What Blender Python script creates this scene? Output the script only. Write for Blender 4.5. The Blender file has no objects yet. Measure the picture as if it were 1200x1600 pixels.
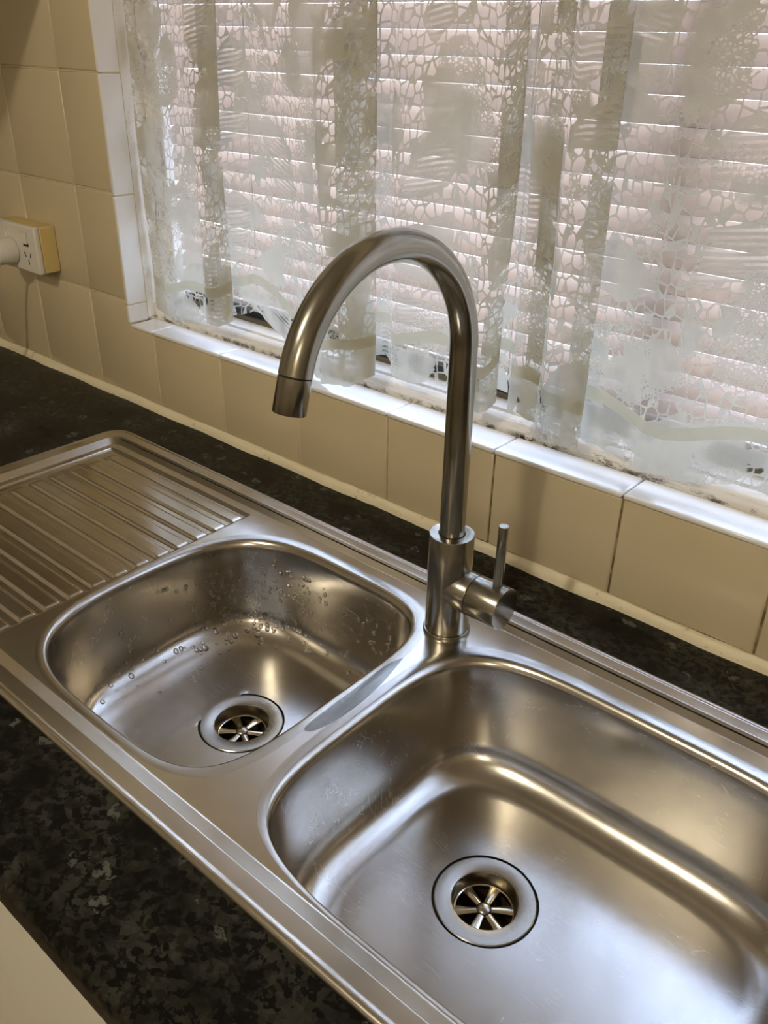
import bpy, bmesh, math, random
from mathutils import Vector, Matrix
random.seed(7)
S = bpy.context.scene
COL = S.collection
Z0 = 0.9                     # the worktop stands 0.9 m above the floor; shapes below are written with z = 0 at the worktop

# ------------------------------------------------------------------ camera
cam_d = bpy.data.cameras.new('camera'); cam = bpy.data.objects.new('camera', cam_d); COL.objects.link(cam)
cam.location = (0.4057, -0.5730, 0.5089 + Z0)
cam.rotation_euler = (1.07012, -0.01664, 0.71532)
cam_d.sensor_fit = 'VERTICAL'; cam_d.sensor_height = 36.0; cam_d.lens = 36.0 * 1362.58 / 1600.0
cam_d.clip_start = 0.02
S.camera = cam
# ------------------------------------------------------------------ world (bright, slightly bluish overcast sky, paved yard below)
W = bpy.data.worlds.new('world'); S.world = W; W.use_nodes = True
wt = W.node_tree; wt.nodes.clear()
wo = wt.nodes.new('ShaderNodeOutputWorld'); wb = wt.nodes.new('ShaderNodeBackground')
wc = wt.nodes.new('ShaderNodeTexCoord'); wsep = wt.nodes.new('ShaderNodeSeparateXYZ'); wr = wt.nodes.new('ShaderNodeValToRGB')
wt.links.new(wc.outputs['Generated'], wsep.inputs[0])
wm = wt.nodes.new('ShaderNodeMapRange'); wm.inputs[1].default_value = -1; wm.inputs[2].default_value = 1
wt.links.new(wsep.outputs[2], wm.inputs[0]); wt.links.new(wm.outputs[0], wr.inputs[0])
e = wr.color_ramp.elements
e[0].position = 0.0; e[0].color = (.42, .38, .33, 1)
e[1].position = 1.0; e[1].color = (.46, .60, 1.0, 1)
for p_, c_ in ((.46, (.66, .64, .64, 1)), (.53, (.70, .80, 1.0, 1))):
    n_ = e.new(p_); n_.color = c_
wt.links.new(wr.outputs[0], wb.inputs[0]); wb.inputs[1].default_value = 8.2
wt.links.new(wb.outputs[0], wo.inputs[0])
# ------------------------------------------------------------------ lamps
def area(name, loc, size, power, color, rot=(0, 0, 0), shape='DISK', sy=None):
    d = bpy.data.lights.new(name, 'AREA'); d.shape = shape; d.size = size
    if sy: d.size_y = sy
    d.energy = power; d.color = color
    o = bpy.data.objects.new(name, d); COL.objects.link(o); o.location = (loc[0], loc[1], loc[2] + Z0); o.rotation_euler = rot
    return o
LAMP_A = (.0, -1.5, 1.42); LAMP_B = (1.6, -2.68, 1.36)
def globe(name, loc, radius, power, color):
    d = bpy.data.lights.new(name, 'POINT'); d.shadow_soft_size = radius; d.energy = power; d.color = color
    o = bpy.data.objects.new(name, d); COL.objects.link(o); o.location = (loc[0], loc[1], loc[2] + Z0); return o
globe('ceiling_lamp_light', LAMP_A, .05, 29.5, (1.0, .90, .71))
globe('second_ceiling_lamp_light', LAMP_B, .05, 15.0, (1.0, .90, .71))
pt = area('window_portal', (.1, .34, .46), 1.75, 1.0, (1, 1, 1), (math.radians(-90), 0, 0), 'RECTANGLE', .75)
pt.data.cycles.is_portal = True
# ------------------------------------------------------------------ exposure
S.view_settings.view_transform = 'Standard'; S.view_settings.look = 'None'
S.view_settings.gamma = 1.0; S.view_settings.use_curve_mapping = False
S.view_settings.exposure = 0.16
S.cycles.use_denoising = True
S.cycles.max_bounces = 10; S.cycles.diffuse_bounces = 5; S.cycles.glossy_bounces = 5
S.cycles.transmission_bounces = 6; S.cycles.transparent_max_bounces = 24
S.cycles.sample_clamp_indirect = 6.0
S.cycles.caustics_reflective = True; S.cycles.caustics_refractive = False
S.cycles.blur_glossy = 0.6

# ================================================================== materials
class NT:
    """small helper to write shader node graphs"""
    def __init__(s, name):
        s.m = bpy.data.materials.new(name); s.m.use_nodes = True; s.t = s.m.node_tree; s.t.nodes.clear()
        s.out = s.n('ShaderNodeOutputMaterial')
    def n(s, typ, **kw):
        x = s.t.nodes.new(typ)
        for k, v in kw.items(): setattr(x, k, v)
        return x
    def put(s, sock, v):
        if hasattr(v, 'is_linked'): s.t.links.new(v, sock)
        elif v is not None:
            if isinstance(v, (tuple, list)) and len(v) == 3 and sock.type == 'RGBA': v = (*v, 1)
            sock.default_value = v
    def math(s, op, a, b=None, c=None, clamp=False):
        x = s.n('ShaderNodeMath', operation=op, use_clamp=clamp); s.put(x.inputs[0], a)
        if b is not None: s.put(x.inputs[1], b)
        if c is not None: s.put(x.inputs[2], c)
        return x.outputs[0]
    def ramp(s, v, lo, hi, a=0.0, b=1.0):
        x = s.n('ShaderNodeMapRange', interpolation_type='SMOOTHSTEP'); s.put(x.inputs[0], v)
        x.inputs[1].default_value = lo; x.inputs[2].default_value = hi; x.inputs[3].default_value = a; x.inputs[4].default_value = b
        return x.outputs[0]
    def mixc(s, f, a, b):
        x = s.n('ShaderNodeMix', data_type='RGBA'); s.put(x.inputs[0], f); s.put(x.inputs[6], a); s.put(x.inputs[7], b)
        return x.outputs[2]
    def coord(s, which='Object'): return s.n('ShaderNodeTexCoord').outputs[which]
    def geo(s): return s.n('ShaderNodeNewGeometry').outputs['Position']
    def mapv(s, v, scale=(1, 1, 1), loc=(0, 0, 0), rot=(0, 0, 0)):
        x = s.n('ShaderNodeMapping'); s.put(x.inputs[0], v); x.inputs[1].default_value = loc; x.inputs[2].default_value = rot; x.inputs[3].default_value = scale
        return x.outputs[0]
    def noise(s, v, scale, detail=3, rough=.5, dist=0, col=False):
        x = s.n('ShaderNodeTexNoise'); s.put(x.inputs['Vector'], v); x.inputs['Scale'].default_value = scale
        x.inputs['Detail'].default_value = detail; x.inputs['Roughness'].default_value = rough; x.inputs['Distortion'].default_value = dist
        return x.outputs[1 if col else 0]
    def vor(s, v, scale, feature='F1', out='Distance', rnd=1.0):
        x = s.n('ShaderNodeTexVoronoi', feature=feature); s.put(x.inputs['Vector'], v); x.inputs['Scale'].default_value = scale
        x.inputs['Randomness'].default_value = rnd
        return x.outputs[out]
    def bump(s, h, strength=.2, dist=.001, normal=None):
        x = s.n('ShaderNodeBump'); x.inputs['Strength'].default_value = strength; x.inputs['Distance'].default_value = dist
        s.put(x.inputs['Height'], h)
        if normal is not None: s.put(x.inputs['Normal'], normal)
        return x.outputs[0]
    def bsdf(s, **kw):
        x = s.n('ShaderNodeBsdfPrincipled')
        for k, v in kw.items(): s.put(x.inputs[k.replace('_', ' ')], v)
        s.t.links.new(x.outputs[0], s.out.inputs[0]); return x

def sep(n, v):
    x = n.n('ShaderNodeSeparateXYZ'); n.put(x.inputs[0], v); return x.outputs

def simple(name, color, rough=.5, metal=0.0, noise=0.0, nscale=30, bump=0.0, **kw):
    n = NT(name); p = n.geo(); c = (*color, 1)
    if noise:
        f = n.noise(p, nscale, 4)
        c = n.mixc(f, tuple(v * (1 - noise) for v in color), tuple(min(1, v * (1 + noise)) for v in color))
    b = n.bsdf(Base_Color=c, Roughness=rough, Metallic=metal, **kw)
    if bump: n.put(b.inputs['Normal'], n.bump(n.noise(p, nscale * 3, 3), bump, .001))
    return n.m

def steel(name, color, rough, brush=(1, 1, 1), bscale=900, bstr=.05, smudge=.35, scratch=0.0, aniso=0.0):
    n = NT(name); p = n.geo()
    br = n.noise(n.mapv(p, brush), bscale, 2)
    sm = n.noise(p, 9, 4, .6, .5); sm2 = n.noise(p, 45, 3, .6)
    r = n.math('ADD', rough, n.math('MULTIPLY', n.math('SUBTRACT', sm, .5), smudge * rough * 1.6))
    r = n.math('ADD', r, n.math('MULTIPLY', n.math('SUBTRACT', br, .5), rough * .35))
    h = br
    if scratch:
        hs = None
        for k, (rz, sc) in enumerate(((.4, 70), (1.3, 58), (2.3, 82), (2.9, 50))):
            q = n.mapv(p, (sc * .25, sc * 2.6, sc), (k * .37, k * .21, 0), (0, 0, rz))
            d = n.vor(n.math('ADD', 0, 0) if False else q, 1.0, 'DISTANCE_TO_EDGE')
            line = n.ramp(d, .0, .016, 1, 0)
            gate = n.ramp(n.noise(n.mapv(p, (1, 1, 1), (k * 3.1, 1.7 * k, 0)), 30, 2), .58, .66)
            line = n.math('MULTIPLY', n.math('MULTIPLY', line, gate), .6)
            hs = line if hs is None else n.math('MAXIMUM', hs, line)
        h = n.math('SUBTRACT', h, n.math('MULTIPLY', hs, scratch))
        r = n.math('ADD', r, n.math('MULTIPLY', hs, .12))
    c = n.mixc(n.ramp(sm2, .3, .75), tuple(v * .93 for v in color), color)
    b = n.bsdf(Base_Color=c, Metallic=1.0, Roughness=r)
    if aniso: b.inputs['Anisotropic'].default_value = aniso
    n.put(b.inputs['Normal'], n.bump(h, bstr, .0006))
    return n.m

M = {}
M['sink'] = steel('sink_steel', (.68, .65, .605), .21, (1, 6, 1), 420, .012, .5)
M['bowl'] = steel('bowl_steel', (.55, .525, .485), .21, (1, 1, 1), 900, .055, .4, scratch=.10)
M['tap'] = steel('tap_brushed_steel', (.37, .355, .31), .20, (1, 1, .04), 2600, .02, .25)
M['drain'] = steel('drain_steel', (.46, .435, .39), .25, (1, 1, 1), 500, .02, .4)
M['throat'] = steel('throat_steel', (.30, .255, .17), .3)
M['chrome'] = simple('grate_chrome', (.72, .68, .6), .14, 1.0, .12, 200)
M['dark'] = simple('drain_dark', (.035, .025, .012), .4, 0, .5, 120)
M['gap'] = simple('dark_gap', (.008, .007, .006), .8)

def tile_mat(name, a, b):
    n = NT(name); p = n.geo()
    oi = n.n('ShaderNodeObjectInfo').outputs['Random']
    c = n.mixc(n.noise(p, 5, 3), a, b)
    c = n.mixc(n.math('MULTIPLY', oi, .18), c, tuple(v * .8 for v in a))
    sp = n.ramp(n.vor(p, 55), .0, .035, 1, 0); sp = n.math('MULTIPLY', sp, n.ramp(n.noise(p, 14, 2), .60, .64))
    c = n.mixc(n.math('MULTIPLY', sp, .85), c, (.05, .03, .015))
    bb = n.bsdf(Base_Color=c, Roughness=.17, Coat_Weight=.3, Coat_Roughness=.08)
    n.put(bb.inputs['Normal'], n.bump(n.noise(p, 16, 2), .10, .004))
    return n.m
M['tile'] = tile_mat('cream_tile', (.66, .565, .385), (.61, .52, .35))
M['sill'] = tile_mat('white_sill_tile', (.86, .85, .83), (.82, .80, .77))
def grout_mat():
    n = NT('grout'); p = n.geo(); xyz = sep(n, p)
    stain = n.ramp(n.math('ADD', xyz[0], n.math('MULTIPLY', n.noise(p, 9, 3), .3)), -.25, .1)
    spot = n.ramp(n.noise(p, 70, 3), .3, .6, .55, 1)
    c = n.mixc(n.math('MULTIPLY', stain, spot), (.62, .52, .34), (.13, .085, .04))
    n.bsdf(Base_Color=c, Roughness=.85); return n.m
M['grout'] = grout_mat()
def bead_mat():
    n = NT('bead'); p = n.geo()
    s = n.ramp(n.noise(p, 60, 4, .65), .60, .72)
    c = n.mixc(n.math('MULTIPLY', s, .7), (.88, .80, .60), (.25, .17, .08))
    b = n.bsdf(Base_Color=c, Roughness=.55); n.put(b.inputs['Normal'], n.bump(n.noise(p, 120, 3), .5, .002)); return n.m
M['bead'] = bead_mat()
def granite():
    n = NT('granite_laminate'); p = n.mapv(n.geo(), (1, 1.15, 1))
    w = n.n('ShaderNodeVectorMath', operation='MULTIPLY_ADD')
    n.put(w.inputs[0], n.noise(p, 60, 3, .6, 0, True)); w.inputs[1].default_value = (.016,) * 3; n.put(w.inputs[2], p)
    q = w.outputs[0]
    a = n.vor(q, 170, 'F1', 'Color'); b = n.vor(q, 300, 'F1', 'Color'); c3 = n.vor(q, 95, 'F1', 'Color')
    sa = sep(n, a)[0]; sb = sep(n, b)[1]; sc = sep(n, c3)[2]
    big = n.noise(p, 16, 3, .6)
    k = n.math('MULTIPLY', n.ramp(sa, .2, 1.0), n.ramp(big, .3, .65))
    c = n.mixc(k, (.0035, .0035, .0028), (.040, .038, .029))
    k2 = n.math('MULTIPLY', n.ramp(sb, .70, .98), n.ramp(big, .30, .7))
    c = n.mixc(n.math('MULTIPLY', k2, .8), c, (.045, .044, .034))
    k3 = n.ramp(sc, .955, .965)
    k3 = n.math('MULTIPLY', k3, n.ramp(n.noise(q, 150, 2), .42, .55))
    c = n.mixc(n.math('MULTIPLY', k3, .75), c, (.11, .115, .095))
    n.bsdf(Base_Color=c, Roughness=n.math('ADD', .24, n.math('MULTIPLY', big, .12)), Specular_IOR_Level=.13)
    return n.m
M['granite'] = granite()
def timber():
    n = NT('worn_white_paint'); p = n.geo(); xyz = sep(n, p)
    g = n.noise(n.mapv(p, (3, 40, 40)), 12, 4, .65)
    c = n.mixc(n.ramp(g, .55, .80), (.84, .81, .77), (.50, .45, .39))
    low = n.ramp(xyz[2], Z0 + .1265, Z0 + .133, 1, 0)
    mould = n.math('MULTIPLY', n.ramp(n.noise(n.mapv(p, (1, 1, 1.6)), 55, 5, .7), .46, .60), low)
    xr = n.ramp(n.math('ABSOLUTE', n.math('SUBTRACT', xyz[0], .045)), .02, .13, 1, 0)
    mould2 = n.math('MULTIPLY', n.ramp(n.noise(n.mapv(p, (.6, 1, 1.2)), 60, 5, .75), .52, .60), xr)
    xs = n.ramp(n.math('ABSOLUTE', n.math('SUBTRACT', xyz[0], -.045)), .005, .03, 1, 0)
    mould3 = n.math('MULTIPLY', n.math('MULTIPLY', n.ramp(n.noise(p, 90, 4, .7), .42, .52), xs), low)
    mm = n.math('MAXIMUM', n.math('MAXIMUM', n.math('MULTIPLY', mould, .85), n.math('MULTIPLY', mould2, .75)), mould3)
    c = n.mixc(mm, c, (.035, .02, .012))
    b = n.bsdf(Base_Color=c, Roughness=.6); n.put(b.inputs['Normal'], n.bump(g, .4, .002)); return n.m
M['timber'] = timber()
M['alu'] = simple('bronze_aluminium', (.16, .13, .075), .35, .6, .25, 60)
M['black_strip'] = simple('plain_black', (.008, .007, .006), .6)
M['plaster'] = simple('cream_paint', (.56, .50, .40), .7, 0, .04, 4)
M['ceiling'] = simple('white_ceiling_paint', (.78, .74, .66), .8, 0, .03, 4)
M['floorm'] = simple('floor_vinyl', (.20, .15, .10), .5, 0, .2, 12)
M['cupboard'] = simple('cream_cupboard_paint', (.82, .80, .72), .45, 0, .05, 8)
M['white_plastic'] = simple('white_plastic', (.76, .73, .66), .32, 0, .03, 40)
M['old_plastic'] = simple('yellowed_plastic', (.72, .56, .24), .35, 0, .06, 50)
M['hole'] = simple('socket_hole', (.02, .018, .015), .6)
def slat_mat():
    n = NT('blind_slat'); c = (.60, .53, .475, 1)
    d = n.n('ShaderNodeBsdfPrincipled'); n.put(d.inputs['Base Color'], c); d.inputs['Roughness'].default_value = .38
    t = n.n('ShaderNodeBsdfTranslucent'); n.put(t.inputs[0], (.68, .60, .56, 1))
    x = n.n('ShaderNodeMixShader'); x.inputs[0].default_value = .45
    n.t.links.new(d.outputs[0], x.inputs[1]); n.t.links.new(t.outputs[0], x.inputs[2]); n.t.links.new(x.outputs[0], n.out.inputs[0])
    return n.m
M['slat'] = slat_mat()
def glass():
    n = NT('window_glass'); t = n.n('ShaderNodeBsdfTransparent'); t.inputs[0].default_value = (.96, .98, .97, 1)
    g = n.n('ShaderNodeBsdfGlossy'); g.inputs['Roughness'].default_value = .02
    x = n.n('ShaderNodeMixShader'); x.inputs[0].default_value = .07
    n.t.links.new(t.outputs[0], x.inputs[1]); n.t.links.new(g.outputs[0], x.inputs[2]); n.t.links.new(x.outputs[0], n.out.inputs[0]); return n.m
M['glass'] = glass()
def water():
    n = NT('water'); n.bsdf(Base_Color=(1, 1, 1, 1), Roughness=.02, IOR=1.33, Transmission_Weight=1.0); return n.m
M['water'] = water()
def wet_film():
    n = NT('water_film'); t = n.n('ShaderNodeBsdfTransparent'); t.inputs[0].default_value = (.62, .63, .63, 1)
    g = n.n('ShaderNodeBsdfGlossy'); g.inputs['Roughness'].default_value = .12
    x = n.n('ShaderNodeMixShader'); x.inputs[0].default_value = .025
    n.t.links.new(t.outputs[0], x.inputs[1]); n.t.links.new(g.outputs[0], x.inputs[2]); n.t.links.new(x.outputs[0], n.out.inputs[0]); return n.m
M['film'] = wet_film()

def lace():
    n = NT('lace'); uv = n.coord('UV'); xyz = sep(n, uv)
    wob = n.n('ShaderNodeVectorMath', operation='MULTIPLY_ADD')
    n.put(wob.inputs[0], n.noise(uv, 14, 2, .5, 0, True)); wob.inputs[1].default_value = (.03, .03, 0); n.put(wob.inputs[2], uv)
    q = wob.outputs[0]
    # large blossoms and leaves
    big = n.vor(q, 12.5, 'DISTANCE_TO_EDGE'); blob = sep(n, n.vor(q, 12.5, 'F1', 'Color'))
    # open round-mesh chains run along the borders between the blossoms
    cell = n.vor(n.mapv(uv, (1, .92, 1)), 84, 'DISTANCE_TO_EDGE', 'Distance', .62)
    hole = n.ramp(cell, .055, .10)
    wide = n.math('ADD', .04, n.math('MULTIPLY', n.noise(uv, 7, 2), .25))
    chain = n.math('LESS_THAN', big, n.math('SUBTRACT', wide, .03))
    gate = n.ramp(n.noise(uv, 10, 2), .40, .46)
    openh = n.math('MULTIPLY', n.math('MULTIPLY', hole, chain), gate)
    # fine net areas
    cell2 = n.vor(n.mapv(uv, (1.0, 1.25, 1)), 215, 'DISTANCE_TO_EDGE', 'Distance', .75)
    hole2 = n.ramp(cell2, .10, .22)
    net = n.math('MULTIPLY', hole2, n.ramp(n.noise(n.mapv(uv, (1, 1, 1), (4.2, 1.3, 0)), 11, 2), .50, .56))
    net = n.math('MULTIPLY', net, n.math('SUBTRACT', 1, n.math('GREATER_THAN', blob[0], .55)))
    # woven hatch of horizontal threads
    wave = n.math('SINE', n.math('ADD', n.math('MULTIPLY', xyz[1], 2 * math.pi / .0029), n.math('MULTIPLY', n.noise(uv, 30, 2), 2.5)))
    wave = n.ramp(wave, -.6, .7)
    wx = n.math('SINE', n.math('MULTIPLY', xyz[0], 2 * math.pi / .0029)); wx = n.ramp(wx, -.9, .2)
    dense = n.ramp(n.noise(n.mapv(uv, (1, 1, 1), (1.1, 7.3, 0)), 16, 2), .38, .62)
    weave = n.math('ADD', n.math('MULTIPLY', dense, .20), .74)
    thread = n.math('ADD', .84, n.math('MULTIPLY', n.noise(n.mapv(uv, (.5, 1, 1)), 700, 1), .16))
    solid = n.math('MULTIPLY', weave, n.math('ADD', thread, n.math('MULTIPLY', dense, .25)), None, True)
    # ladder-stitched blossoms: straight horizontal bars with slits between them
    bars = n.ramp(n.math('SINE', n.math('MULTIPLY', xyz[1], 2 * math.pi / .0056)), -.45, .25)
    lad = n.math('MULTIPLY', n.math('GREATER_THAN', blob[1], .62), n.ramp(big, .16, .24))
    solid = n.math('MULTIPLY', solid, n.math('SUBTRACT', 1, n.math('MULTIPLY', lad, n.math('MULTIPLY', n.math('SUBTRACT', 1, bars), .62))))
    # sewn band above the hem (v runs from the hem upwards in metres)
    v = xyz[1]
    vh = n.math('ADD', v, n.math('MULTIPLY', n.math('SINE', n.math('MULTIPLY', xyz[0], 2 * math.pi / .16)), .004))
    band = n.math('MULTIPLY', n.math('GREATER_THAN', vh, .040), n.math('LESS_THAN', vh, .053))
    hemz = n.math('LESS_THAN', v, .036)
    openh = n.math('MULTIPLY', openh, n.math('SUBTRACT', 1, band))
    openh = n.math('MULTIPLY', openh, n.math('SUBTRACT', 1, n.math('MULTIPLY', hemz, n.ramp(n.noise(uv, 24, 2), .50, .56, 1, 0))))
    net = n.math('MULTIPLY', net, n.math('SUBTRACT', 1, n.math('MAXIMUM', band, n.math('MULTIPLY', hemz, .6))))
    a = n.math('SUBTRACT', solid, n.math('MULTIPLY', openh, .97), None, True)
    a = n.math('SUBTRACT', a, n.math('MULTIPLY', net, .70), None, True)
    a = n.math('MAXIMUM', a, n.math('MULTIPLY', band, .96))
    a = n.math('MAXIMUM', a, .03)
    col = n.mixc(n.math('MULTIPLY', band, .85), (.60, .58, .50), (.50, .47, .35))
    d = n.n('ShaderNodeBsdfDiffuse'); n.put(d.inputs[0], col)
    t = n.n('ShaderNodeBsdfTranslucent'); n.put(t.inputs[0], col)
    x = n.n('ShaderNodeMixShader'); x.inputs[0].default_value = .36
    n.t.links.new(d.outputs[0], x.inputs[1]); n.t.links.new(t.outputs[0], x.inputs[2])
    tr = n.n('ShaderNodeBsdfTransparent')
    y = n.n('ShaderNodeMixShader'); n.put(y.inputs[0], a)
    n.t.links.new(tr.outputs[0], y.inputs[1]); n.t.links.new(x.outputs[0], y.inputs[2]); n.t.links.new(y.outputs[0], n.out.inputs[0])
    return n.m
M['lace'] = lace()

# ================================================================== mesh helpers
LOC = {}
class MB:
    def __init__(s): s.v = []; s.f = []; s.sm = []
    def add(s, vs, fs, smooth=False):
        o = len(s.v); s.v += [tuple(p) for p in vs]; s.f += [tuple(i + o for i in f) for f in fs]; s.sm += [smooth] * len(fs); return s
    def box(s, x0, x1, y0, y1, z0, z1):
        vs = [(x, y, z) for x in (x0, x1) for y in (y0, y1) for z in (z0, z1)]
        return s.add(vs, [(0, 1, 3, 2), (4, 6, 7, 5), (0, 4, 5, 1), (2, 3, 7, 6), (0, 2, 6, 4), (1, 5, 7, 3)])
    def loft(s, rings, closed=True, cap0=False, cap1=False, smooth=True):
        n = len(rings[0]); vs = [p for r in rings for p in r]; fs = []
        for i in range(len(rings) - 1):
            for j in range(n if closed else n - 1):
                k = (j + 1) % n; fs.append((i * n + j, i * n + k, (i + 1) * n + k, (i + 1) * n + j))
        s.add(vs, fs, smooth)
        if cap0: s.add(rings[0], [tuple(range(n))[::-1]])
        if cap1: s.add(rings[-1], [tuple(range(n))])
        return s
    def lathe(s, prof, c=(0, 0, 0), axis='z', n=48, cap0=False, cap1=False, smooth=True):
        rings = []
        for r, h in prof:
            ring = []
            for k in range(n):
                a = 2 * math.pi * k / n; u, w = r * math.cos(a), r * math.sin(a)
                ring.append((c[0] + u, c[1] + w, c[2] + h) if axis == 'z' else ((c[0] + h, c[1] + u, c[2] + w) if axis == 'x' else (c[0] + w, c[1] + h, c[2] + u)))
            rings.append(ring)
        return s.loft(rings, True, cap0, cap1, smooth)
    def tube(s, path, r, n=32, cap0=True, cap1=True):
        rings = []; ps = [Vector(p) for p in path]; up = None
        for i, p in enumerate(ps):
            t = (ps[min(i + 1, len(ps) - 1)] - ps[max(i - 1, 0)]).normalized()
            if up is None: up = Vector((1, 0, 0)) if abs(t.x) < .9 else Vector((0, 1, 0))
            b = t.cross(up).normalized(); up = b.cross(t).normalized(); rr = r[i] if isinstance(r, (list, tuple)) else r
            rings.append([p + (up * math.cos(2 * math.pi * k / n) + b * math.sin(2 * math.pi * k / n)) * rr for k in range(n)])
        return s.loft(rings, True, cap0, cap1)
    def mesh(s, name, mat, origin=(0, 0, 0)):
        me = bpy.data.meshes.new(name)
        me.from_pydata([(a - origin[0], b - origin[1], c - origin[2]) for a, b, c in s.v], [], s.f)
        me.polygons.foreach_set('use_smooth', s.sm); me.materials.append(mat)
        bm = bmesh.new(); bm.from_mesh(me); bmesh.ops.remove_doubles(bm, verts=bm.verts, dist=1e-6); bmesh.ops.recalc_face_normals(bm, faces=bm.faces); bm.to_mesh(me); bm.free()
        me.update(); me.set_sharp_from_angle(angle=math.radians(38)); return me
def org(o):            # world position of an object of this script, in worktop coordinates
    return LOC[o.name]
def link(name, data, parent=None, at=None):
    """at: worktop coordinates of the object's origin"""
    o = bpy.data.objects.new(name, data); COL.objects.link(o)
    if parent is not None:
        o.parent = parent; p = LOC[parent.name]; at = p if at is None else at
        o.location = (at[0] - p[0], at[1] - p[1], at[2] - p[2])
    else:
        at = (0, 0, 0) if at is None else at; o.location = (at[0], at[1], at[2] + Z0)
    LOC[o.name] = tuple(at); return o
def obj(name, mb, mat, parent=None, at=None, bevel=0, seg=2):
    if at is None: at = LOC[parent.name] if parent is not None else (0, 0, 0)
    o = link(name, mb.mesh(name, mat, at), parent, at)
    if bevel:
        m = o.modifiers.new('bevel', 'BEVEL'); m.width = bevel; m.segments = seg; m.limit_method = 'ANGLE'; m.angle_limit = math.radians(35); m.harden_normals = False
    return o
def thing(name, label, cat, at, group=None):
    o = link(name, None, None, at); o.empty_display_size = .05
    return tag(o, label, cat, group)
def tag(o, label, cat=None, group=None, kind=None):
    if label: o['label'] = label
    if cat: o['category'] = cat
    if group: o['group'] = group
    if kind: o['kind'] = kind
    return o
def structure(o, label=None): o['kind'] = 'structure'; return tag(o, label)

YW = .1447            # front face of the wall tiles
XW0, XW1, ZS, ZT = -.7065, .90, .126, .79     # window opening
XL, XR, YB, ZC, ZF = -2.0, 2.0, -2.9, 1.5, -.9  # the room

# ================================================================== setting
floor = structure(obj('floor', MB().box(XL, XR, YB, .30, ZF - .05, ZF), M['floorm']))
ceil = structure(obj('ceiling', MB().box(XL, XR, YB, .30, ZC, ZC + .05), M['ceiling']))
structure(obj('wall_left', MB().box(XL - .08, XL, YB, .30, ZF, ZC), M['plaster']))
structure(obj('wall_right', MB().box(XR, XR + .08, YB, .30, ZF, ZC), M['plaster']))
structure(obj('wall_front', MB().box(XL - .08, XR + .08, YB - .08, YB, ZF, ZC), M['plaster']))
GY = YW + .0018
PY = GY + .004
def around(y0, y1, zt):
    return MB().box(XL, XW0 - .004, y0, y1, ZF, zt).box(XW1 + .004, XR, y0, y1, ZF, zt).box(XW0 - .004, XW1 + .004, y0, y1, ZF, ZS - .006).box(XW0 - .004, XW1 + .004, y0, y1, ZT + .004, max(zt, ZT + .01))
wall = structure(obj('wall_back', around(PY, .30, ZC), M['plaster']))
obj('grout_bed', around(GY, PY + .0005, .84), M['grout'], wall)
def tile_poly(poly, face_y, depth, ins=.0022, drop=.0016):
    """tile with an eased edge; poly counter-clockwise in (x, z), axis-aligned, facing -y"""
    n = len(poly)
    def inset(d):
        out = []
        for i in range(n):
            p, a, b = Vector(poly[i]), Vector(poly[i - 1]), Vector(poly[(i + 1) % n])
            e1, e2 = (p - a).normalized(), (b - p).normalized()
            n1, n2 = Vector((-e1.y, e1.x)), Vector((-e2.y, e2.x))
            out.append(p + (n1 + n2) * d)
        return out
    mb = MB(); r = []
    for d, y in ((0, face_y + depth), (0, face_y + drop), (ins * .35, face_y + drop * .3), (ins, face_y)):
        r.append([(q.x, y, q.y) for q in inset(d)])
    mb.loft(r, True, False, True, False); return mb
XG = [-1.59, -1.434, -1.278, -1.1215, -.9655, -.8087, -.6537, -.5037, -.3537, -.2037, -.0537, .0963, .2463, .3963, .5463, .6963, .8463, .9963]
ZG = [.009, .159, .3095, .460, .610, .76]
g = .0011; cache = {}
def put_tile(poly, jit=True):
    x0 = sum(p[0] for p in poly) / len(poly); z0 = sum(p[1] for p in poly) / len(poly)
    key = tuple((round(p[0] - x0, 4), round(p[1] - z0, 4)) for p in poly)
    at = (x0, YW, z0)
    if key not in cache: cache[key] = tile_poly([(p[0], p[1]) for p in poly], YW, .006).mesh('tile', M['tile'], at)
    o = link('tile', cache[key], wall, at)
    if jit: o.rotation_euler = (random.uniform(-.004, .004), 0, random.uniform(-.004, .004))
for i in range(len(XG) - 1):
    for j in range(len(ZG) - 1):
        x0, x1, z0, z1 = XG[i] + g, XG[i + 1] - g, ZG[j] + g, ZG[j + 1] - g
        if i == 5 and j == 0: put_tile([(x0, z0), (x1, z0), (x1, ZS - .0065), (XW0 - .001, ZS - .0065), (XW0 - .001, z1), (x0, z1)])
        elif x0 > XW0:
            if j == 0: put_tile([(x0, z0), (x1, z0), (x1, ZS - .0065), (x0, ZS - .0065)])
        else:
            x1 = min(x1, XW0 - .001); put_tile([(x0, z0), (x1, z0), (x1, z1), (x0, z1)])
# silicone bead where wall meets worktop
mb = MB(); rings = []
xx = -1.6
while xx <= 1.0:
    w = .0062 + .0012 * math.sin(xx * 37) + random.uniform(-.0005, .0005); h = .0098 + .0008 * math.sin(xx * 23) + random.uniform(-.0005, .0005)
    rings.append([(xx, YW + .003, -.004), (xx, YW - w, -.004), (xx, YW - w * .9, h * .35), (xx, YW - w * .55, h * .75), (xx, YW - w * .15, h), (xx, YW + .003, h)]); xx += .012
mb.loft(rings, True, True, True)
structure(obj('trim_1', mb, M['bead'], None, (0, YW, 0)))

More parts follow.
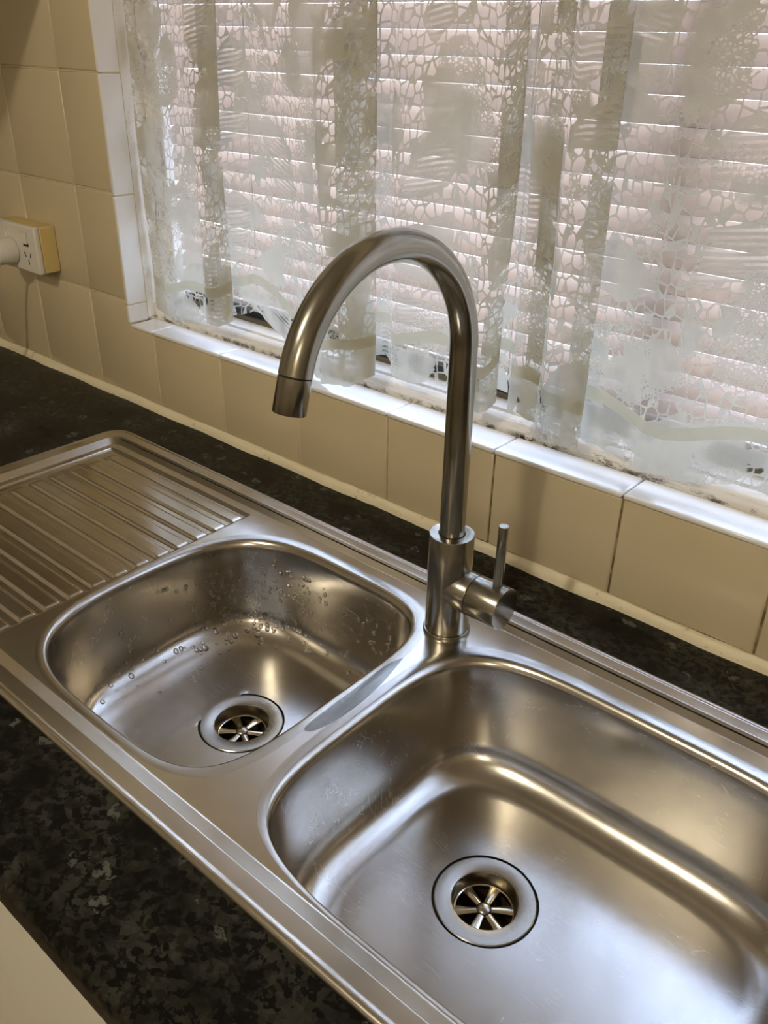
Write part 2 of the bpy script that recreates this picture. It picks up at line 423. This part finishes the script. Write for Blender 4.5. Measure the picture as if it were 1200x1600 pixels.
# window sill of white tiles (top), left reveal, right and top reveal
def bar_tile(mb, x0, x1, y0, y1, z0, z1): return mb.box(x0, x1, y0, y1, z0, z1)
sill = structure(link('trim_2', MB().box(XW0 - .003, XW1 + .003, YW + .003, .188, ZS - .012, ZS - .0045).mesh('trim_2', M['grout'], (0, YW, ZS)), None, (0, YW, ZS)))
SX = [XW0] + [x for x in XG[6:] if x < XW1] + [XW1]
for a, b in zip(SX[:-1], SX[1:]):
    obj('tile', MB().box(a + .0007, b - .0007, YW - .003, .1885, ZS - .0055, ZS), M['sill'], sill, (a, YW, ZS), .0022, 3)
rev = structure(link('trim_3', MB().box(XW0 - .0035, XW0 - .0005, YW + .002, .176, ZS, ZT).mesh('trim_3', M['grout'], (XW0, YW, ZS)), None, (XW0, YW, ZS)))
RZ = [ZS + .0005, .1535, .306, .459, .612, ZT]
for a, b in zip(RZ[:-1], RZ[1:]):
    obj('tile', MB().box(XW0 - .006, XW0, YW - .0025, .1755, a + .0004, b - .0004), M['sill'], rev, (XW0, YW, a), .0018, 3)
rev2 = structure(link('trim_4', MB().box(XW1 + .0005, XW1 + .0035, YW + .002, .176, ZS, ZT).mesh('trim_4', M['grout'], (XW1, YW, ZS)), None, (XW1, YW, ZS)))
for a, b in zip(RZ[:-1], RZ[1:]):
    obj('tile', MB().box(XW1, XW1 + .006, YW - .0025, .1755, a + .0004, b - .0004), M['sill'], rev2, (XW1, YW, a), .0018, 3)

# timber window frame with worn stepped sill, bronze aluminium track, glass
win = structure(link('window_1', None, None, (XW0, .19, ZS)))
XF0, XF1 = XW0, XW1
def extr(prof, x0, x1, nseg=1):
    return MB().loft([[(x0 + (x1 - x0) * k / nseg, y, z) for y, z in prof] for k in range(nseg + 1)], True, True, True, False)
obj('lower_sill_board', extr([(.1905, ZS - .004), (.1905, .1375), (.1925, .1405), (.2005, .1435), (.2022, .1425), (.2022, ZS - .004)], XF0 + .022, XF1), M['timber'], win)
obj('upper_sill_board', extr([(.2035, ZS - .004), (.2035, .1435), (.2045, .1455), (.222, .1485), (.285, .1495), (.285, ZS - .004)], XF0 + .02, XF1), M['timber'], win)
obj('side_jamb', MB().box(XF0 - .004, XF0 + .0005, .1757, .30, ZS - .004, ZT), M['timber'], win)
obj('jamb_block', extr([(.1885, ZS - .002), (.1885, .150), (.194, .155), (.24, .157), (.24, ZS - .002)], XF0 + .0005, XF0 + .0205), M['timber'], win, None, .001)
obj('glare_stop', MB().box(XF0 + .0005, XF0 + .036, .2065, .222, .1572, ZT), M['timber'], win, None, .002)  # timber strip widened to block light coming past the slat ends
obj('head_jamb', MB().box(XF0, XF1, .1757, .30, ZT - .002, ZT + .004), M['timber'], win)
obj('side_jamb', MB().box(XF1 - .0005, XF1 + .004, .1757, .30, ZS - .004, ZT), M['timber'], win)
obj('track', extr([(.2225, .1488), (.2225, .1555), (.2265, .1562), (.2265, .1495)], XF0 + .015, XF1), M['alu'], win)
obj('track_black_strip', MB().box(XF0 + .015, XF1, .2262, .2285, .149, .164), M['black_strip'], win)  # narrow plain black strip standing just above and behind the track
for a, b in ((XF0 + .001, XF0 + .007), (.04, .075), (XF1 - .03, XF1 - .002)):
    obj('sash_stile', MB().box(a, b, .262, .282, .1495, ZT - .003), M['alu'], win, None, .002)
obj('sash_rail', MB().box(XF0 + .002, XF1 - .002, .2625, .2815, .1497, .166), M['alu'], win, None, .002)
for a, b in ((XF0 + .006, .041), (.074, XF1 - .029)):
    obj('pane', MB().box(a, b, .270, .274, .160, ZT - .004), M['glass'], win)

# ================================================================== venetian blind
PITCH, SW, TILT = .0245, .0252, math.radians(41)
bl = thing('venetian_blind', 'closed pale pinkish venetian blind with thin horizontal slats behind the lace curtain', 'blind', (.1, .243, .17))
mb = MB(); prof = []
for k in range(7):
    s = (k / 6 - .5) * SW; c = .0016 * (1 - (2 * k / 6 - 1) ** 2)
    # the room-side edge hangs down; the slat crowns towards the room
    y = .243 + s * math.cos(TILT) - c * math.sin(TILT); z = s * math.sin(TILT) - c * -math.cos(TILT)
    prof.append((y, z))
X0S, X1S = XF0 + .0042, XF1 - .012
up = [(y, z) for y, z in prof]; dn = [(y + .0003, z - .0002) for y, z in prof][::-1]
mb.loft([[(x, y, z) for y, z in up + dn] for x in (X0S, X1S)], True, True, True, True)
sm = mb.mesh('slat', M['slat'], (0, .243, 0))
def tilt_at(z):       # the slats hang nearly shut at the top and a little more open towards the sill
    P = [(.17, 42), (.22, 46), (.30, 54.5), (.40, 64), (.50, 75), (.60, 79), (2, 80)]
    for (a, p), (b, q) in zip(P[:-1], P[1:]):
        if z <= b: return math.radians(p + (q - p) * max(z - a, 0) / (b - a))
zz = .184; zs = []
while zz < ZT - .05:
    o = link('slat', sm, bl, (0, .243, zz)); o.rotation_euler = (tilt_at(zz) - TILT + random.uniform(-.03, .03), random.uniform(-.0008, .0008), 0); zs.append(zz); zz += PITCH
obj('bottom_rail', MB().box(X0S, X1S, .236, .250, .1645, .1715), M['slat'], bl, (0, .243, .168), .002)
obj('head_rail', MB().box(X0S, X1S, .231, .256, ZT - .035, ZT - .004), M['slat'], bl, (0, .243, ZT), .002)
for xc in (-.52, -.10, .192, .62):
    obj('ladder_cord', MB().tube([(xc, .2315, .168), (xc, .2312, .6), (xc, .2315, ZT - .02)], .0007, 6), M['slat'], bl, (xc, .2315, .168))
cord_m = simple('dark_cord', (.10, .07, .05), .7)
pts = [(.190, .2265, .275 + .006 * i) for i in range(10)]
obj('pull_cord', MB().tube([(.1885 + .0025 * i / 9, .2275, .205 + i * .1) for i in range(10)], .0011, 8), cord_m, bl, (.19, .2275, .2))

# ================================================================== lace curtain
CUR = [(-.6995, .190, .1531), (-.690, .180, .1470), (-.6785, .184, .1408), (-.6551, .181, .1377), (-.6009, .178, .1458), (-.5652, .174, .1502), (-.5452, .162, .1556), (-.5138, .158, .1621), (-.4953, .163, .1681), (-.5010, .169, .1690), (-.5300, .172, .1660), (-.5480, .176, .1620), (-.5350, .182, .1680), (-.4980, .192, .1745), (-.4804, .197, .1775), (-.4288, .190, .1582), (-.3780, .175, .1420), (-.3352, .164, .1303), (-.3170, .156, .1289), (-.2730, .153, .1401), (-.2414, .159, .1559), (-.2450, .165, .1570), (-.2800, .168, .1530), (-.3080, .172, .1500), (-.2950, .178, .1560), (-.2560, .190, .1720), (-.2380, .188, .1720), (-.2168, .168, .1597), (-.1804, .160, .1658), (-.1427, .164, .1727), (-.1258, .172, .1614), (-.1040, .166, .1530), (-.0962, .159, .1536), (-.0809, .156, .1568), (-.0690, .161, .1719), (-.0740, .167, .1720), (-.0940, .170, .1690), (-.0980, .175, .1700), (-.0850, .190, .1744), (-.0737, .193, .1725), (-.0600, .172, .1648), (-.0540, .166, .1640), (-.0348, .163, .1658), (-.0235, .167, .1601), (-.0300, .171, .1600), (-.0450, .173, .1600), (-.0420, .177, .1600), (-.0250, .172, .1560), (-.0124, .158, .1458), (.0069, .154, .1480), (.0320, .158, .1489), (.0290, .165, .1500), (.0080, .170, .1500), (.0060, .176, .1520), (.0275, .183, .1511), (.0566, .182, .1452), (.0978, .172, .1418), (.1296, .174, .1435), (.1691, .181, .1486), (.2147, .181, .1560), (.262, .172, .150), (.31, .186, .153), (.36, .168, .148), (.41, .188, .155), (.47, .167, .148), (.53, .188, .153), (.60, .168, .149), (.66, .187, .153), (.73, .168, .149), (.80, .186, .152), (.88, .176, .150)]
def catmull(P, sub):
    out = []
    for i in range(len(P) - 1):
        p0, p1, p2, p3 = P[max(i - 1, 0)], P[i], P[i + 1], P[min(i + 2, len(P) - 1)]
        for k in range(sub):
            t = k / sub
            out.append(tuple(.5 * (2 * b + (c - a) * t + (2 * a - 5 * b + 4 * c - d) * t * t + (3 * b - a - 3 * c + d) * t ** 3) for a, b, c, d in zip(p0, p1, p2, p3)))
    out.append(P[-1]); return out
base = catmull(CUR, 6)
u = [0.0]
for a, b in zip(base[:-1], base[1:]): u.append(u[-1] + math.hypot(b[0] - a[0], b[1] - a[1]))
NR = 60; vs, uvs, fs = [], [], []
ZTOP = .765
for r in range(NR + 1):
    t = r / NR; tt = t ** 1.5
    for k, (x, y, zh) in enumerate(base):
        zz = zh + .004 * abs(math.sin(u[k] * math.pi / .062)) - .004 if r == 0 else zh
        z = zz + (ZTOP - zz) * tt
        h = z - zz
        x2 = x + .0035 * math.sin(z * 9 + u[k] * 11) * min(1, h * 6) + .004 * math.sin(u[k] * 5 + z * 3) * h
        y2 = .178 + (y - .178) * (1 - .15 * h) + .0022 * math.sin(z * 14 + u[k] * 23) * min(1, h * 8)
        y2 += .0012 * math.sin(u[k] * 300 + z * 20) * math.exp(-h * 14)
        vs.append((min(max(x2, XW0 + .004), XW1 - .004), min(max(y2, .151), .2005), z)); uvs.append((u[k] * 1.12, h))
nb = len(base)
for r in range(NR):
    for k in range(nb - 1): fs.append((r * nb + k, r * nb + k + 1, (r + 1) * nb + k + 1, (r + 1) * nb + k))
me = bpy.data.meshes.new('lace_curtain'); AT = (.1, .178, .15)
me.from_pydata([(a - AT[0], b - AT[1], c - AT[2]) for a, b, c in vs], [], fs); me.materials.append(M['lace'])
me.polygons.foreach_set('use_smooth', [True] * len(fs))
ul = me.uv_layers.new(name='UVMap')
for lp in me.loops: ul.data[lp.index].uv = uvs[lp.vertex_index]
cu = thing('lace_curtain', 'white floral lace curtain hanging in folds across the window above the tiled sill', 'curtain', AT)
link('fabric', me, cu, AT)
obj('curtain_rod', MB().tube([(XW0 - .0, .178, ZTOP - .004), (XW1, .178, ZTOP - .004)], .005, 12), M['white_plastic'], cu)

# ================================================================== worktop, base cupboard, wall cupboard
SXL, SXR, SYF, SYB = -.652, .462, -.342, .068      # outline of the sink
CT, CB = -.0015, -.034
wt_ = MB()
def nose(x0, x1):
    pr = [(SYF + .022, CB), (SYF + .022, CT), (-.428, CT)]
    for k in range(1, 7):
        a = math.pi / 2 * k / 6; pr.append((-.428 - .010 * math.sin(a), CT - .010 + .010 * math.cos(a)))
    for k in range(1, 6):
        a = math.pi / 2 * k / 5; pr.append((-.430 - .008 * math.cos(a), CB + .008 - .008 * math.sin(a)))
    return [[(x, y, z) for y, z in pr] for x in (x0, x1)]
wt_.loft(nose(-1.62, .98), True, True, True, True)
wt_.box(-1.62, .98, SYB - .022, YW + .002, CB, CT)
wt_.box(-1.62, SXL + .022, SYF + .022, SYB - .022, CB, CT).box(SXR - .022, .98, SYF + .022, SYB - .022, CB, CT)
wk = obj('worktop', wt_, M['granite'], None, (0, -.15, CB))
tag(wk, 'black granite-look worktop with pale flecks and a rounded front edge around the sink', 'worktop')
wk.data.polygons.foreach_set('use_smooth', [False] * len(wk.data.polygons))
m = wk.modifiers.new('split', 'EDGE_SPLIT'); m.split_angle = math.radians(25)
for p in wk.data.polygons: p.use_smooth = True

bc = thing('base_cupboard', 'cream painted base cupboard under the black worktop edge', 'cupboard', (0, -.15, -.9))
obj('carcass', MB().box(-1.62, .98, -.412, .12, -.80, -.62).box(-1.62, -1.60, -.412, .12, -.62, CB - .001).box(.96, .98, -.412, .12, -.62, CB - .001).box(-1.6, .96, -.412, -.394, -.08, CB - .001), M['cupboard'], bc)
obj('plinth', MB().box(-1.62, .98, -.36, -.34, -.9, -.80), M['cupboard'], bc)
for a in (-1.62, -1.187, -.753, -.32, .113, .547):
    d = obj('door', MB().box(a + .002, a + .4315, -.432, -.4125, -.795, CB - .006), M['cupboard'], bc, (a, -.43, -.4), .003)
    obj('handle', MB().tube([(a + .39, -.432, -.25), (a + .39, -.452, -.245), (a + .39, -.452, -.16), (a + .39, -.432, -.155)], .004, 10), M['tap'], d, (a + .39, -.432, -.2))
wcb = thing('wall_cupboard', 'cream wall cupboard hanging left of the window above the power point', 'cupboard', (-1.3, .0, .60))
obj('carcass', MB().box(-1.75, -.775, -.215, GY, .60, 1.30), M['cupboard'], wcb)
for a in (-1.748, -1.261):
    obj('door', MB().box(a, a + .484, -.235, -.216, .602, 1.298), M['cupboard'], wcb, (a, -.18, .6), .003)

# ================================================================== sink
DZ = -.006
sk = thing('sink', 'stainless steel drop-in sink with two bowls and a ribbed drainer', 'sink', (-.095, -.137, 0))
def rrect(x0, x1, y0, y1, r, z, n=10):
    out = []
    for cx, cy, a0 in ((x1 - r, y1 - r, 0), (x0 + r, y1 - r, 90), (x0 + r, y0 + r, 180), (x1 - r, y0 + r, 270)):
        for k in range(n + 1):
            a = math.radians(a0 + 90 * k / n); out.append((cx + r * math.cos(a), cy + r * math.sin(a), z))
    return out
def rim(d, z):
    return rrect(SXL + d * 1.15, SXR - d, SYF + d * 1.22, SYB - d, max(.03 - d * .6, .012), z)
RIM = [(0, -.0035), (.0003, -.0012), (.0014, .0010), (.0032, .0020), (.005, .0018), (.0062, .00115), (.0069, .0009), (.0075, .00085), (.0172, .0001), (.0177, .00005), (.0182, -.0002), (.0187, -.0005), (.0192, -.0008), (.0276, -.0052), (.0281, -.0055), (.0287, -.0058), (.0294, DZ)]
rr = [rim(d, z) for d, z in RIM]
obj('rim', MB().loft(rr), M['sink'], sk)
# bowls: superelliptic outline with its own corner per side, rolled lip, drafted wall, wide fillet, floor falling to the drain
def outline(b, ins, z, N=144, k=0.0):
    x0, x1, y0, y1, nl, nr = b['o']; cx, cy = b['c']; out = []
    for j in range(N):
        a = 2 * math.pi * j / N; c, s = math.cos(a), math.sin(a)
        n = nr if c > 0 else nl; n = n + (2.6 - n) * k
        ax = ((x1 - cx) if c > 0 else (cx - x0)) - ins * (1 + (b['lx'] * min(max(ins, 0) / .04, 1) if c < 0 else 0)); ay = ((y1 - cy) - ins) if s > 0 else ((cy - y0) - ins * (b['lf'] if ins < 0 else 1))
        if ins < 0 and c < 0: ax = (cx - x0) - ins * b['ll']
        out.append((cx + ax * math.copysign(abs(c) ** (2 / n), c), cy + ay * math.copysign(abs(s) ** (2 / n), s), z))
    return out
BL = dict(o=(-.3085, -.0185, -.2935, .0115, 3.1, 4.6), c=(-.160, -.141), d=(-.1628, -.1330), fl=.036, lx=1.3, lf=.72, ll=.58)
BR = dict(o=(.0215, .398, -.3005, .0085, 4.2, 4.6), c=(.205, -.1475), d=(.1560, -.1385), fl=.033, lx=0, lf=.30, ll=.9)
FZ, DR = -.1337, .0456
def prof(b):
    P = [(-.016, DZ), (-.0155, DZ - .00001), (-.0065, DZ - .00050), (-.0048, DZ - .0010), (-.003, DZ - .0022), (-.001, DZ - .0045), (.0002, DZ - .0075), (.001, DZ - .012)]
    r = b['fl']; wz = -.1335 + r; wx = .0065
    for k in range(1, 6): P.append((.001 + (wx - .001) * k / 5, DZ - .012 + (wz - DZ + .012) * k / 5))
    for k in range(1, 11):
        a = math.pi / 2 * k / 10 ; P.append((wx + r * (1 - math.cos(a)) * 1.0, wz - r * math.sin(a)))
    P += [(wx + r + .0015, -.1335), (wx + r + .006, -.1335)]
    return P
def bowl_rings(b):
    P = prof(b); rings = [outline(b, i, z, 144, max(0, (i - .0) * 3.2)) for i, z in P]
    last = rings[-1]; N = len(last); dx, dy = b['d']
    # spin the drain circle so that its points line up with the outline's
    for t in (.15, .35, .55, .75, .9, 1.0):
        ring = []
        for (x, y, z) in last:
            a = math.atan2(y - dy, x - dx); q = (dx + DR * math.cos(a), dy + DR * math.sin(a))
            ring.append((x + (q[0] - x) * t, y + (q[1] - y) * t, z + (FZ - z) * t))
        rings.append(ring)
    rings.append([(dx + (DR - .0004) * math.cos(math.atan2(y - dy, x - dx)), dy + (DR - .0004) * math.sin(math.atan2(y - dy, x - dx)), FZ - .0025) for x, y, z in last])
    rings.append([(dx + .030 * math.cos(math.atan2(y - dy, x - dx)), dy + .030 * math.sin(math.atan2(y - dy, x - dx)), FZ - .0032) for x, y, z in last])
    return rings
for b in (BL, BR):
    b['rings'] = bowl_rings(b)
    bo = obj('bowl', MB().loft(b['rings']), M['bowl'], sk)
    b['obj'] = bo
tag(BL['obj'], 'smaller left bowl with water drops on its walls'); tag(BR['obj'], 'larger dry right bowl')
# ribbed drainer
DX0, DX1, DY0, DY1 = -.6105, -.3185, -.3030, .0285
RC = [-.2895 + .0272 * k for k in range(12)]
def rib(x, y):
    k = round((y + .2895) / .0272); k = min(max(k, 0), 11); d = abs(y - RC[k])
    if k == 11 and y > RC[11] + .009: return 0.0
    w = 1 - min(max((d - .0068) / .0034, 0), 1); w = w * w * (3 - 2 * w)
    xa = -.600 + (.004 if k > 9 else 0); xb = -.3195 - .0
    ex = min(max((x - xa) / .016, 0), 1) * min(max((xb - x) / .0065, 0), 1)
    rr_ = math.sqrt(max(0, 1 - (d / .0104) ** 2)) if xb - x < .0065 else 1
    ex = ex * ex * (3 - 2 * ex)
    return .0030 * w * ex
xs = [DX0, DX0 + .004] + [-.602 + .0018 * k for k in range(12)] + [-.575 + .02 * k for k in range(12)] + [-.335, -.328] + [-.3255 + .0007 * k for k in range(10)] + [DX1]
xs = sorted(set(round(x, 5) for x in xs if DX0 <= x <= DX1))
NY = 300; ys = [DY0 + (DY1 - DY0) * k / NY for k in range(NY + 1)]
hv = []; sag = .0030
for i, x in enumerate(xs):
    for y in ys:
        ed = min(x - DX0, DX1 - x, y - DY0, DY1 - y); s = min(max(ed / .006, 0), 1); s = s * s * (3 - 2 * s)
        hv.append((x, y, DZ - sag * s + rib(x, y)))
hf = [(i * (NY + 1) + j, (i + 1) * (NY + 1) + j, (i + 1) * (NY + 1) + j + 1, i * (NY + 1) + j + 1) for i in range(len(xs) - 1) for j in range(NY)]
obj('drainer', MB().add(hv, hf, True), M['sink'], sk)
# flat deck between rim, bowls and drainer
bm = bmesh.new()
def loop(pts):
    vv = [bm.verts.new((p[0] - org(sk)[0], p[1] - org(sk)[1], DZ - org(sk)[2])) for p in pts]
    return [bm.edges.new((vv[i], vv[(i + 1) % len(vv)])) for i in range(len(vv))]
E_ = loop(rr[-1]) + loop(BL['rings'][0]) + loop(BR['rings'][0]) + loop([(DX0, DY0), (DX1, DY0), (DX1, DY1), (DX0, DY1)])
bmesh.ops.triangle_fill(bm, use_beauty=True, use_dissolve=False, edges=E_, normal=(0, 0, 1))
bmesh.ops.recalc_face_normals(bm, faces=bm.faces)
me = bpy.data.meshes.new('deck'); bm.to_mesh(me); bm.free(); me.materials.append(M['sink'])
link('deck', me, sk)

# drains: flange ring, funnel, six-spoke grate with domed screw
def make_drain(b, rot):
    dx, dy = b['d']; c = (dx, dy, FZ)
    dr = link('drain', None, sk, c)
    obj('flange', MB().lathe([(.0436, -.003), (.0436, -.0004), (.0428, .0003), (.0300, .0002), (.0288, -.0003), (.0283, -.0012)], c, 'z', 64), M['drain'], dr)
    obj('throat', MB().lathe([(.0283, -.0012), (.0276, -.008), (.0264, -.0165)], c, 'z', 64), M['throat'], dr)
    obj('gap_ring', MB().lathe([(.0460, -.0023), (.0434, -.0023)], c, 'z', 64), M['gap'], dr)
    obj('waste_cup', MB().lathe([(.0264, -.0165), (.0258, -.035), (.018, -.05), (.0005, -.055)], c, 'z', 48), M['dark'], dr)
    mb = MB(); hz = -.0135
    mb.lathe([(.0264, hz - .004), (.0264, hz), (.0256, hz + .0006), (.0246, hz), (.0243, hz - .004)], c, 'z', 64)
    for k in range(6):
        a = rot + k * math.pi / 3; ca, sa = math.cos(a), math.sin(a); rings = []
        for r_, w_ in ((.005, .0028), (.0105, .0030), (.018, .0037), (.0250, .0048)):
            z_ = hz + .0014 - .0016 * (r_ / .025)
            rings.append([(dx + ca * r_ - sa * q, dy + sa * r_ + ca * q, FZ + z_ + dz) for q, dz in ((-w_, -.0025), (-w_, -.0007), (-w_ * .6, .0002), (0, .0006), (w_ * .6, .0002), (w_, -.0007), (w_, -.0025))])
        mb.loft(rings, False)
    obj('grate', mb, M['chrome'], dr)
    obj('screw', MB().lathe([(.0066, hz - .002), (.0066, hz + .0016), (.0060, hz + .0026), (.0046, hz + .0036), (.0025, hz + .0042), (.0001, hz + .0044)], c, 'z', 32), M['drain'], dr)
make_drain(BL, .62); make_drain(BR, .72)

# ================================================================== mixer tap
tp = thing('mixer_tap', 'brushed steel gooseneck mixer tap with a side lever on the sink deck', 'tap', (-.0025, .0039, DZ))
bx, by = -.0025, .0039
obj('base_ring', MB().lathe([(.0232, DZ - .001), (.0232, DZ + .0032), (.0226, DZ + .0042), (.0214, DZ + .0044)], (bx, by, 0), 'z', 64), M['tap'], tp)
obj('body', MB().lathe([(.0213, DZ), (.0213, .1022), (.0210, .1029), (.0203, .1031), (.0122, .1031)], (bx, by, 0), 'z', 64), M['tap'], tp)
obj('spout_joint', MB().lathe([(.0128, .1026), (.0128, .1033), (.0118, .1034)], (bx, by, 0), 'z', 48), M['gap'], tp)
H, RA, TH, LN, AZ = .2805, .0975, math.radians(164.6), .0, math.radians(-90.4)
path = [(bx, by, .10 + (H - .10) * k / 12) for k in range(12)]
for k in range(49):
    a = TH * k / 48; r_ = RA * (1 - math.cos(a)); path.append((bx + r_ * math.cos(AZ), by + r_ * math.sin(AZ), H + RA * math.sin(a)))
def along(a, L):
    r_ = RA * (1 - math.cos(TH)) + L * math.sin(TH); return (bx + r_ * math.cos(AZ), by + r_ * math.sin(AZ), H + RA * math.sin(TH) + L * math.cos(TH))
obj('spout', MB().tube(path, .0119, 40), M['tap'], tp)
sp = obj('aerator', MB().tube([along(0, .0008), along(0, .0010), along(0, .0255), along(0, .0262)], [.0112, .0119, .0119, .0115], 40, True, True), M['tap'], tp)
obj('aerator_joint', MB().tube([along(0, -.0002), along(0, .0012)], .0113, 40, False, False), M['gap'], sp)
HZ = .0470
ax = (bx, by, HZ)
obj('valve_arm', MB().lathe([(.0203, .008), (.0203, .0300), (.0200, .0304)], ax, 'x', 64, False, True), M['tap'], tp)
obj('arm_joint', MB().lathe([(.0196, .0302), (.0196, .0316)], ax, 'x', 48), M['gap'], tp)
hd = obj('handle', MB().lathe([(.0200, .0312), (.0204, .0316), (.0204, .0640), (.0201, .0646), (.0195, .0648)], ax, 'x', 64, True, True), M['tap'], tp)
obj('lever', MB().tube([(bx + .0545, by, HZ + .018), (bx + .0545, by, HZ + .0205), (bx + .0548, by, HZ + .050), (bx + .0552, by, HZ + .0838), (bx + .0552, by, HZ + .0846)], [.0046, .0046, .0046, .0046, .0043], 24), M['tap'], hd)

# ================================================================== power point and plug
po = thing('power_point', 'white double power point on a yellowed mounting block beside the window', 'power outlet', (-.9395, YW, .208))
PX0, PX1, PZ0, PZ1 = -.9985, -.8830, .1725, .2440
obj('mounting_block', MB().box(PX0 + .001, PX1 - .0005, .1180, YW, PZ0 + .001, PZ1 - .0005), M['old_plastic'], po, None, .002)
tag(po.children[0], 'yellowed plastic mounting block')
fp = obj('faceplate', MB().box(PX0, PX1, .1085, .1182, PZ0, PZ1), M['white_plastic'], po, None, .003, 3)
for sx in (PX1 - .028, PX1 - .088):
    sw = obj('switch', MB().box(sx - .0068, sx + .0068, .1045, .109, PZ1 - .027, PZ1 - .009), M['white_plastic'], po, (sx, .108, PZ1 - .018), .0015)
    obj('switch_mark', MB().box(sx - .0064, sx + .0064, .1070, .1086, PZ1 - .0305, PZ1 - .0265), M['hole'], sw)
    for ddx, dz, tl in ((-.0078, -.044, .5), (.0078, -.044, -.5), (0, -.055, 0)):
        mb = MB().box(-.001, .001, .1080, .1086, -.0038, .0038)
        mb.v = [(sx + ddx + v[0] * math.cos(tl) - v[2] * math.sin(tl), v[1], PZ1 + dz + v[0] * math.sin(tl) + v[2] * math.cos(tl)) for v in mb.v]
        obj('socket_slot', mb, M['hole'], po)
pl = thing('power_plug', 'round white plug pushed into the left socket of the power point', 'plug', (-.9615, .108, .203))
obj('plug_body', MB().lathe([(.0001, -.030), (.014, -.030), (.0175, -.0285), (.0195, -.024), (.0200, -.012), (.0205, -.0005)], (-.9570, .108, .2010), 'y', 40), M['white_plastic'], pl)
obj('cord', MB().tube([(-.962, .088, .187), (-.968, .080, .170), (-.978, .072, .14), (-.992, .066, .08), (-1.008, .060, .03), (-1.026, .056, .008), (-1.06, .050, .0025), (-1.2, .03, .0025), (-1.45, .02, .0025)], .0033, 12), M['white_plastic'], pl)

# ================================================================== lamps on the ceiling
for k, (L, lab) in enumerate(((LAMP_A, 'round white ceiling light fitting in the middle of the kitchen'), (LAMP_B, 'round white ceiling light fitting near the right wall of the kitchen'))):
    t = thing('ceiling_lamp', lab, 'lamp', (L[0], L[1], ZC))
    obj('lamp_base', MB().lathe([(.19, 0), (.19, -.012), (.175, -.014)], (L[0], L[1], ZC), 'z', 40, False, True), M['white_plastic'], t)

# ================================================================== water
def ico():
    bm = bmesh.new(); bmesh.ops.create_icosphere(bm, subdivisions=2, radius=1); v = [x.co.copy() for x in bm.verts]; f = [tuple(q.index for q in p.verts) for p in bm.faces]; bm.free(); return v, f
IV, IF = ico()
R = BL['rings']; N = 144; mb = MB()
def droplet(i, j, s, flat=.6):
    p = Vector(R[i][j]); du = Vector(R[i][(j + 1) % N]) - Vector(R[i][j - 1]); dv = Vector(R[i + 1][j]) - Vector(R[i - 1][j])
    nrm = du.cross(dv).normalized(); c = Vector((BL['c'][0], BL['c'][1], -.03))
    if nrm.dot(c - p) < 0: nrm = -nrm
    tv = dv.normalized(); tu = nrm.cross(tv); t = random.random()
    p = p + (Vector(R[i + 1][j]) - p) * t + (Vector(R[i][(j + 1) % N]) - Vector(R[i][j])) * random.random()
    k = random.uniform(1.0, 1.35)
    mb.add([p + tu * v.x * s + tv * v.y * s * k + nrm * (v.z * s * flat) for v in IV], IF, True)
cnt = 0
while cnt < 420:
    a = random.gauss(125, 45)
    j = int(N * ((a % 360) / 360)); i = int(random.triangular(7, 19, 10))
    if not 7 <= i <= 20: continue
    droplet(i, j, random.choice((.0012, .0015, .0018, .0023, .0028))); cnt += 1
for j, i, s in ((62, 15, .0040), (58, 16, .0038), (55, 15, .0038), (52, 16, .0042), (66, 16, .0040), (49, 15, .0034), (70, 15, .0032), (28, 16, .0036), (24, 16, .0038), (74, 15, .0032), (64, 13, .0030), (60, 12, .0028), (78, 14, .0030), (82, 15, .0028), (57, 13, .0030), (46, 14, .0030)):
    droplet(i, j, s)
dp = obj('water_droplets', mb, M['water'], None, (BL['c'][0], BL['c'][1], FZ))
tag(dp, 'clear water droplets clinging to the walls of the smaller left bowl', 'water', None, 'stuff')
def puddle(pts, h, at):
    c = Vector((sum(p[0] for p in pts) / len(pts), sum(p[1] for p in pts) / len(pts)))
    P = catmull([(*p, 0) for p in pts] + [(*pts[0], 0)], 5)[:-1]; m = MB()
    rings = [[(c.x + (p[0] - c.x) * s, c.y + (p[1] - c.y) * s, at + z) for p in P] for s, z in ((1, .0001), (.985, h * .7), (.95, h), (.4, h), (.01, h))]
    m.loft(rings); return m
fm = puddle([(-.004, -.060), (.006, -.105), (.009, -.150), (.004, -.185), (-.005, -.190), (-.0075, -.165), (-.008, -.120), (-.009, -.080)], .0004, DZ)
tag(obj('water_puddle', fm, M['film'], None, (0, -.13, DZ)), 'thin grey film of water on the steel divider between the two bowls', 'water', None, 'stuff')
